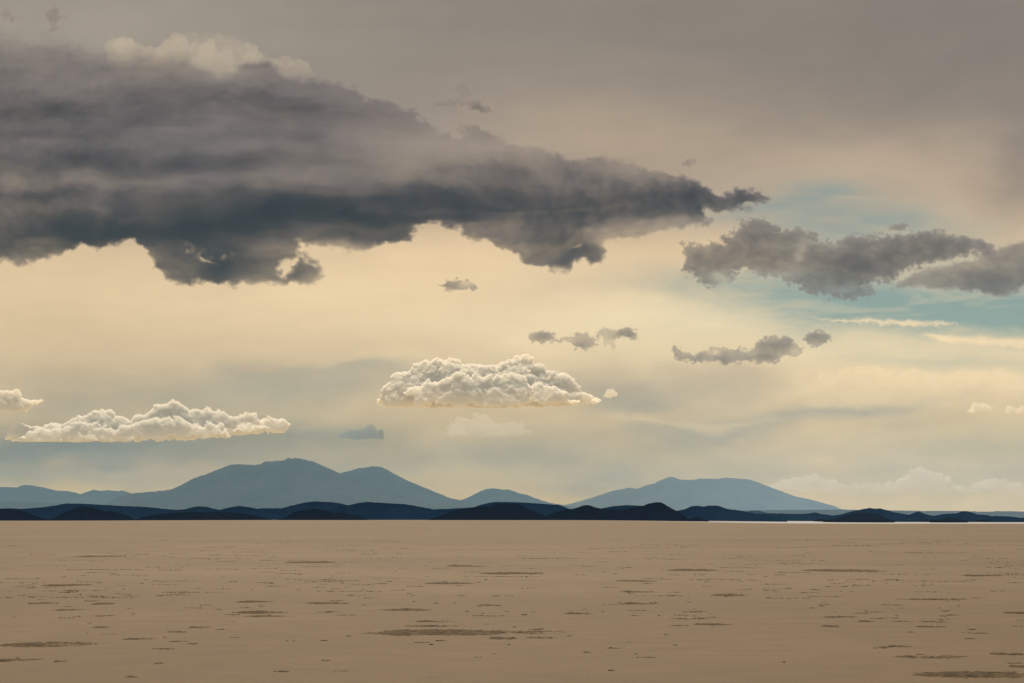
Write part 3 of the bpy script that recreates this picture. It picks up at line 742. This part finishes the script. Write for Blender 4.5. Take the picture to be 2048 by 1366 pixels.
lum = nt.m('ADD', 1.0, nt.m('MULTIPLY', nt.m('SUBTRACT', grain, 0.5), 0.95))
lum = nt.m('MULTIPLY', lum, nt.m('ADD', 1.0, nt.m('MULTIPLY', nt.m('SUBTRACT', mott, 0.5), 0.42)))
lum = nt.m('MULTIPLY', lum, nt.m('ADD', 1.0, nt.m('MULTIPLY', nt.m('SUBTRACT', mott2, 0.5), 0.55)))
lum = nt.m('MULTIPLY', lum, nt.m('ADD', 1.0, nt.m('MULTIPLY', nt.m('SUBTRACT', wide, 0.5), 0.5)))
# muddy crust near by, cleaner and paler salt farther out
farf = nt.maprange(gy, 26.0, 75.0, 0.0, 1.0)
colr = nt.mix(farf, (0.207, 0.144, 0.086, 1), (0.234, 0.172, 0.111, 1))
# a strip of dry white salt along the shore
shore = nt.maprange(nt.m('ADD', gy, nt.m('MULTIPLY', nt.noise(nt.comb(gx, 0.0, 0.0), 0.006, 4, 0.6), 900.0)), 2000.0, 2600.0)
side = nt.maprange(nt.m('DIVIDE', gx, nt.m('MAXIMUM', gy, 1.0)), 0.035, 0.12, 0.0, 1.0)
white = nt.m('MULTIPLY', shore, side)
colr = nt.mix(white, colr, (0.58, 0.57, 0.60, 1))
vm = nt.new('ShaderNodeVectorMath', operation='SCALE'); nt.put(vm.inputs[0], colr); nt.put(vm.inputs['Scale'], lum)
nt.l.new(vm.outputs[0], b.inputs['Base Color'])
bp = nt.new('ShaderNodeBump'); bp.inputs['Strength'].default_value = 0.5; bp.inputs['Distance'].default_value = 0.012
nt.put(bp.inputs['Height'], nt.m('ADD', nt.noise(P, 9.0, 6, 0.6), nt.m('MULTIPLY', mott, 1.5)))
nt.l.new(bp.outputs[0], b.inputs['Normal'])
nt.l.new(b.outputs[0], out.inputs['Surface'])
g = mesh_obj('salt_flat', np.stack([XXg, YY, ZZ], -1).reshape(-1, 3), np.stack([a, a + 1, a + n1 + 1, a + n1], 1), gm, smooth=True)
tag(g, 'flat tan salt pan running to the foot of the hills', 'ground', kind='structure')

# ------------------------------------------------------------------ patches of broken dark crust
cm, nt, out = new_mat('broken_crust')
b = nt.new('ShaderNodeBsdfPrincipled'); b.inputs['Roughness'].default_value = 0.9; b.inputs['Specular IOR Level'].default_value = 0.1
tc = nt.new('ShaderNodeTexCoord')
nt.put(b.inputs['Base Color'], nt.mix(nt.maprange(nt.noise(tc.outputs['Object'], 6.0, 4, 0.6), 0.35, 0.65), (0.060, 0.040, 0.021, 1), (0.165, 0.112, 0.060, 1)))
nt.l.new(b.outputs[0], out.inputs['Surface'])
OCT_V = np.array([(1, 0, 0), (-1, 0, 0), (0, 1, 0), (0, -1, 0), (0, 0, 1), (0, 0, -0.4)], float)
OCT_F = np.array([(0, 2, 4), (2, 1, 4), (1, 3, 4), (3, 0, 4), (2, 0, 5), (1, 2, 5), (3, 1, 5), (0, 3, 5)])


def clods(pts, rad, rng):
    n = len(pts)
    V = OCT_V[None] * (0.6 + 0.8 * rng.rand(n, 6, 1))
    a = rng.rand(n) * 6.283; ca, sa = np.cos(a)[:, None], np.sin(a)[:, None]
    x = V[..., 0] * ca - V[..., 1] * sa; y = V[..., 0] * sa + V[..., 1] * ca
    V = np.stack([x * (1 + 0.9 * rng.rand(n, 1)), y, V[..., 2] * 0.55], -1) * rad[:, None, None]
    V[..., :2] += pts[:, None, :2]
    Fc = OCT_F[None] + (np.arange(n) * 6)[:, None, None]
    return V.reshape(-1, 3), Fc.reshape(-1, 3)


def ground_pt(px, py):
    y = EYE * F / (py - HY)
    return (px - 1024) / F * y, y


def patch_points(x0, x1, py, h, dens, rng, slope=0.0, skew=1.0):
    """clod positions of one patch whose photo extent is x0..x1, py +- h"""
    n = int((x1 - x0) * h * 2 * 0.785 * dens)
    u = rng.rand(n * 3) ** skew * 2 - 1; v = rng.uniform(-1, 1, n * 3)
    prof = np.sqrt(np.maximum(1 - np.abs(u) ** 2.2, 0))
    nz = fbm(u * (x1 - x0) / 34.0, v * 2.2, int(x0) % 997 + 3, 4, 0.6)
    keep = (np.abs(v) < prof * (1 + 0.35 * fbm(u * (x1 - x0) / 18.0, 0 * u + 2, int(py), 3))) & (rng.rand(n * 3) < np.clip(0.62 + 1.1 * nz, 0.05, 1))
    u, v = u[keep][:n], v[keep][:n]
    px = (x0 + x1) / 2 + u * (x1 - x0) / 2
    pyy = py + v * h + slope * (px - (x0 + x1) / 2)
    gx, gy = ground_pt(px, pyy)
    return np.stack([gx, gy], 1)


PATCH = [  # x0, x1, row, half height, density, slope, skew, label
    (724, 1060, 1265.5, 8.0, 0.60, 0, 1.25, 'largest patch of dark broken crust, in the lower middle of the flat'),
    (1000, 1160, 1264, 5.0, 0.10, 0, 1.0, 'faint tail of dark specks right of the largest crust patch'),
    (968, 1050, 1277, 2.6, 0.50, 0, 1.2, 'narrow dark crust patch under the right end of the largest one'),
    (1040, 1122, 1275, 3.0, 0.10, 0, 1.0, 'scatter of fine dark specks at lower right of the largest crust patch'),
    (783, 960, 1252, 2.4, 0.30, 0, 1.6, 'thin dark crust streak just above the largest patch'),
    (817, 922, 1243, 2.0, 0.35, 0, 1.2, 'upper of two thin crust streaks above the largest patch'),
    (750, 890, 1220, 2.8, 0.38, 0, 1.2, 'dark crust streak well above the left end of the largest patch'),
    (-30, 240, 1289, 6.0, 0.40, -0.02, 1.7, 'long dark crust patch running in from the left edge'),
    (-20, 96, 1320, 2.2, 0.40, -0.02, 1.2, 'dark crust streak at the left edge below the long patch'),
    (103, 141, 1323, 1.8, 0.45, 0, 1.1, 'short dark crust streak right of the lower left edge streak'),
    (243, 322, 1278, 2.0, 0.40, -0.015, 1.3, 'dark crust streak right of the long left edge patch'),
    (455, 602, 1225, 3.4, 0.38, 0, 1.4, 'grainy crust streak left of centre, the thickest of its cluster'),
    (486, 600, 1233, 1.6, 0.38, 0, 1.3, 'thin crust streak close under the thickest left centre one'),
    (461, 562, 1204, 1.8, 0.42, 0, 1.4, 'dark crust streak above the thick left centre streak'),
    (607, 712, 1207, 2.2, 0.38, 0, 1.2, 'dark crust streak between the left centre cluster and the middle'),
    (44, 121, 1207, 1.5, 0.42, -0.02, 1.2, 'thin crust streak near the left edge at mid distance'),
    (177, 236, 1208, 1.8, 0.42, 0, 1.2, 'short thick crust streak left, level with the thin left edge one'),
    (104, 168, 1220, 1.5, 0.42, -0.02, 1.2, 'short crust streak left, between and below two others'),
    (78, 196, 1171, 2.4, 0.45, -0.01, 1.5, 'dark wedge shaped crust streak at left in the middle distance'),
    (140, 268, 1113, 1.0, 0.60, -0.01, 1.2, 'hair thin distant crust streak at far left'),
    (562, 680, 1125, 1.3, 0.60, 0, 1.2, 'thin distant crust streak left of centre'),
    (369, 432, 1255, 1.4, 0.42, -0.02, 1.2, 'short crust streak left of centre below the cluster'),
    (178, 228, 1255, 1.3, 0.42, 0, 1.2, 'short crust streak at left above the long patch'),
    (246, 282, 1354, 1.8, 0.45, 0.03, 1.1, 'short dark crust streak at the bottom left of the flat'),
    (306, 332, 1327, 1.6, 0.45, 0, 1.1, 'stubby dark crust mark near the bottom left'),
    (838, 960, 1167, 1.4, 0.55, 0, 1.3, 'thin dark crust streak in the centre at middle distance'),
    (951, 1110, 1147, 2.3, 0.55, 0, 1.4, 'dark distant crust streak in the centre, the thickest of the far ones'),
    (882, 978, 1132.5, 0.9, 0.60, 0, 1.1, 'hair thin crust streak in the centre beyond the thick far one'),
    (1223, 1330, 1162.5, 1.0, 0.55, 0.005, 1.2, 'thin crust streak right of centre at middle distance'),
    (1230, 1324, 1184, 1.0, 0.50, 0, 1.2, 'thin crust streak right of centre, nearer than its twin'),
    (1322, 1460, 1140.5, 2.0, 0.55, 0, 1.4, 'dark distant crust streak right of centre'),
    (1594, 1790, 1141.5, 2.2, 0.55, 0.005, 1.5, 'longest dark distant crust streak, at right'),
    (1127, 1196, 1227.5, 1.6, 0.50, 0, 1.3, 'dark short crust streak right of the centre patch cluster'),
    (1244, 1330, 1207.7, 1.3, 0.45, 0.01, 1.2, 'thin slanting crust streak right of centre'),
    (951, 1010, 1211, 1.5, 0.42, 0.01, 1.2, 'short crust streak in the centre above the largest patch'),
    (1410, 1515, 1191, 1.9, 0.45, 0, 1.3, 'dark crust streak between centre and right at middle distance'),
    (1378, 1482, 1249, 2.2, 0.42, 0, 1.3, 'dark crust streak between centre and right, nearer'),
    (1790, 1955, 1199, 1.5, 0.45, 0.005, 1.2, 'long thin crust streak at right at middle distance'),
    (1915, 2016, 1151.6, 1.4, 0.50, 0, 1.2, 'thin distant crust streak near the right edge'),
    (1772, 1832, 1293, 1.8, 0.42, 0.02, 1.2, 'short crust streak at right above the loose grainy patch'),
    (1764, 1965, 1314, 4.0, 0.26, 0, 1.1, 'loose grainy crust patch at lower right'),
    (1968, 2080, 1308, 3.2, 0.42, 0, 1.0, 'crust patch cut off by the right edge above the bottom corner one'),
    (1805, 2090, 1349, 8.5, 0.50, 0, 1.1, 'large dark crust patch in the bottom right corner'),
    (2008, 2080, 1333, 2.4, 0.36, 0, 1.0, 'thin crust patch at the right edge above the corner patch'),
    (2000, 2080, 1226, 2.4, 0.42, 0, 1.0, 'crust patch cut off by the right edge at middle distance'),
    (1824, 1904, 1253.6, 1.6, 0.45, 0, 1.2, 'lower of two dark crust streaks at right'),
    (1836, 1904, 1244, 1.6, 0.45, 0.02, 1.2, 'upper of two dark crust streaks at right'),
    (1634, 1692, 1253, 2.0, 0.36, 0.03, 1.2, 'double crust mark right of centre'),
    (1710, 1760, 1243, 1.4, 0.45, 0.02, 1.2, 'short slanting crust streak at right'),
    (1636, 1724, 1234.5, 1.1, 0.42, -0.01, 1.0, 'hair thin crust streak at right with a dark end'),
]
rng = np.random.RandomState(4)


def crust_sheet(x0, x1, py, h, dens, slope, skew, seed):
    """one connected sheet of heaved crust: its clods stand up through the salt, the rest lies just under it"""
    yn = EYE * F / (py + h * 1.25 - HY); yf = EYE * F / (py - h * 1.25 - HY); ym = EYE * F / (py - HY)
    w = (x1 - x0) / F * ym * 1.06
    sx = max(0.022 * math.sqrt(max(ym / 34.0, 1)), w / 420.0); sy = max(0.03 * (ym / 34.0), (yf - yn) / 150.0)
    nx = int(w / sx) + 2; ny = int((yf - yn) / sy) + 2
    t = np.linspace(-1.12, 1.12, nx); yy = np.linspace(yn, yf, ny)
    TT, YY = np.meshgrid(t, yy)
    PX = (x0 + x1) / 2 + TT * (x1 - x0) / 2
    XX = (PX - 1024) / F * ym
    row = HY + EYE * F / YY
    VV = (row - py - slope * (PX - (x0 + x1) / 2)) / h
    wv = 0.28 * fbm(XX * 1.3, YY * 0.5, seed, 4) ; wt_ = 0.10 * fbm(XX * 0.8 + 9, YY * 0.4, seed + 1, 3)
    U = TT + wt_; V2 = VV + wv
    e = 1 - np.sqrt(np.abs(U) ** 2.4 + V2 ** 2)                     # 1 in the middle, 0 at the rim
    u01 = np.clip((U + 1) / 2, 0, 1)
    cover = np.clip(e * 2.4, -1, 1) * (1 - 0.55 * np.clip(u01 - 0.25, 0, 1) * skew)   # thick at its left, fraying to the right
    k = 1 / (sx * 3.2); ky = 1 / (sy * 2.6)
    n1 = fbm(XX * k, YY * ky, seed + 5, 3, 0.6); n2 = fbm(XX * k / 5, YY * ky / 4, seed + 6, 3, 0.6)
    hgt = n1 + 0.7 * n2 + cover * 1.7 - (1.75 - 1.6 * dens)
    amp = 0.011 * math.sqrt(max(ym / 34.0, 0.8))
    Z = np.clip(hgt, -0.8, 1.6) * amp * 1.3 + (rng.rand(*hgt.shape) - 0.5) * amp * 0.6
    Z[0, :] = Z[-1, :] = -0.02; Z[:, 0] = Z[:, -1] = -0.02
    i, j = np.meshgrid(np.arange(ny - 1), np.arange(nx - 1), indexing='ij'); a = (i * nx + j).ravel()
    Vv = np.stack([XX, YY, Z], -1).reshape(-1, 3)
    zz = Z.ravel(); Fc = np.stack([a, a + 1, a + nx + 1, a + nx], 1)
    return Vv, Fc


for x0, x1, py, h, dn, sl, sk, lb in PATCH:
    V, Fc = crust_sheet(x0, x1, py, h, dn, sl, sk, int(x0 * 7 + py) % 5000)
    c0 = V.mean(0) * (1, 1, 0)
    o = mesh_obj('crust_patch', V - c0, Fc, cm); o.location = c0
    tag(o, lb, 'crust patch', 'patches of broken crust on the flat')
# countless small marks between them
PP = []; RR = []
for k in range(640):
    py = 1095 + 265 * rng.beta(1.6, 2.6); px = rng.uniform(-20, 2068)
    if fbm(np.array([px / 240.0]), np.array([py / 40.0]), 77, 3)[0] < -0.25 + 0.35 * rng.rand() * (1 if py < 1260 else 1.6): continue
    w = 6 + 50 * rng.rand() ** 2.4; h = 0.35 + 0.55 * rng.rand() * (py - 1060) / 150.0
    p = patch_points(px - w / 2, px + w / 2, py, h, 0.85, rng, rng.uniform(-0.03, 0.03), 1.2)
    PP.append(p)
for k in range(170):                      # long hair thin streaks farther out
    py = 1078 + 120 * rng.rand() ** 1.2; px = rng.uniform(-20, 2068); w = 30 + 110 * rng.rand() ** 2
    PP.append(patch_points(px - w / 2, px + w / 2, py, 0.25 + 0.3 * rng.rand(), 0.9, rng, rng.uniform(-0.006, 0.006), 1.3))
P2 = np.concatenate(PP)
rad = (0.007 + 0.010 * rng.rand(len(P2)) ** 2) * np.sqrt(np.maximum(P2[:, 1] / 34.0, 0.8))
V, Fc = clods(P2, rad, rng)
o = mesh_obj('crust_crumbs', V, Fc, cm)
tag(o, 'countless small dark crumbs and dashes of crust scattered over the flat', 'crust crumbs', kind='stuff')

# ------------------------------------------------------------------ camera and render settings
cam = bpy.data.cameras.new('camera'); co = bpy.data.objects.new('camera', cam); COL.objects.link(co)
co.location = (0, 0, EYE); co.rotation_euler = (R(90), 0, 0)
cam.lens = 85; cam.sensor_width = 36; cam.shift_y = (HY - 683) / 2048.0
cam.clip_start = 0.5; cam.clip_end = 400000
sc.camera = co
sc.view_settings.view_transform = 'Standard'; sc.view_settings.look = 'None'; sc.view_settings.gamma = 1.0
sc.view_settings.exposure = 0.0
sc.cycles.volume_bounces = 20; sc.cycles.max_bounces = 24
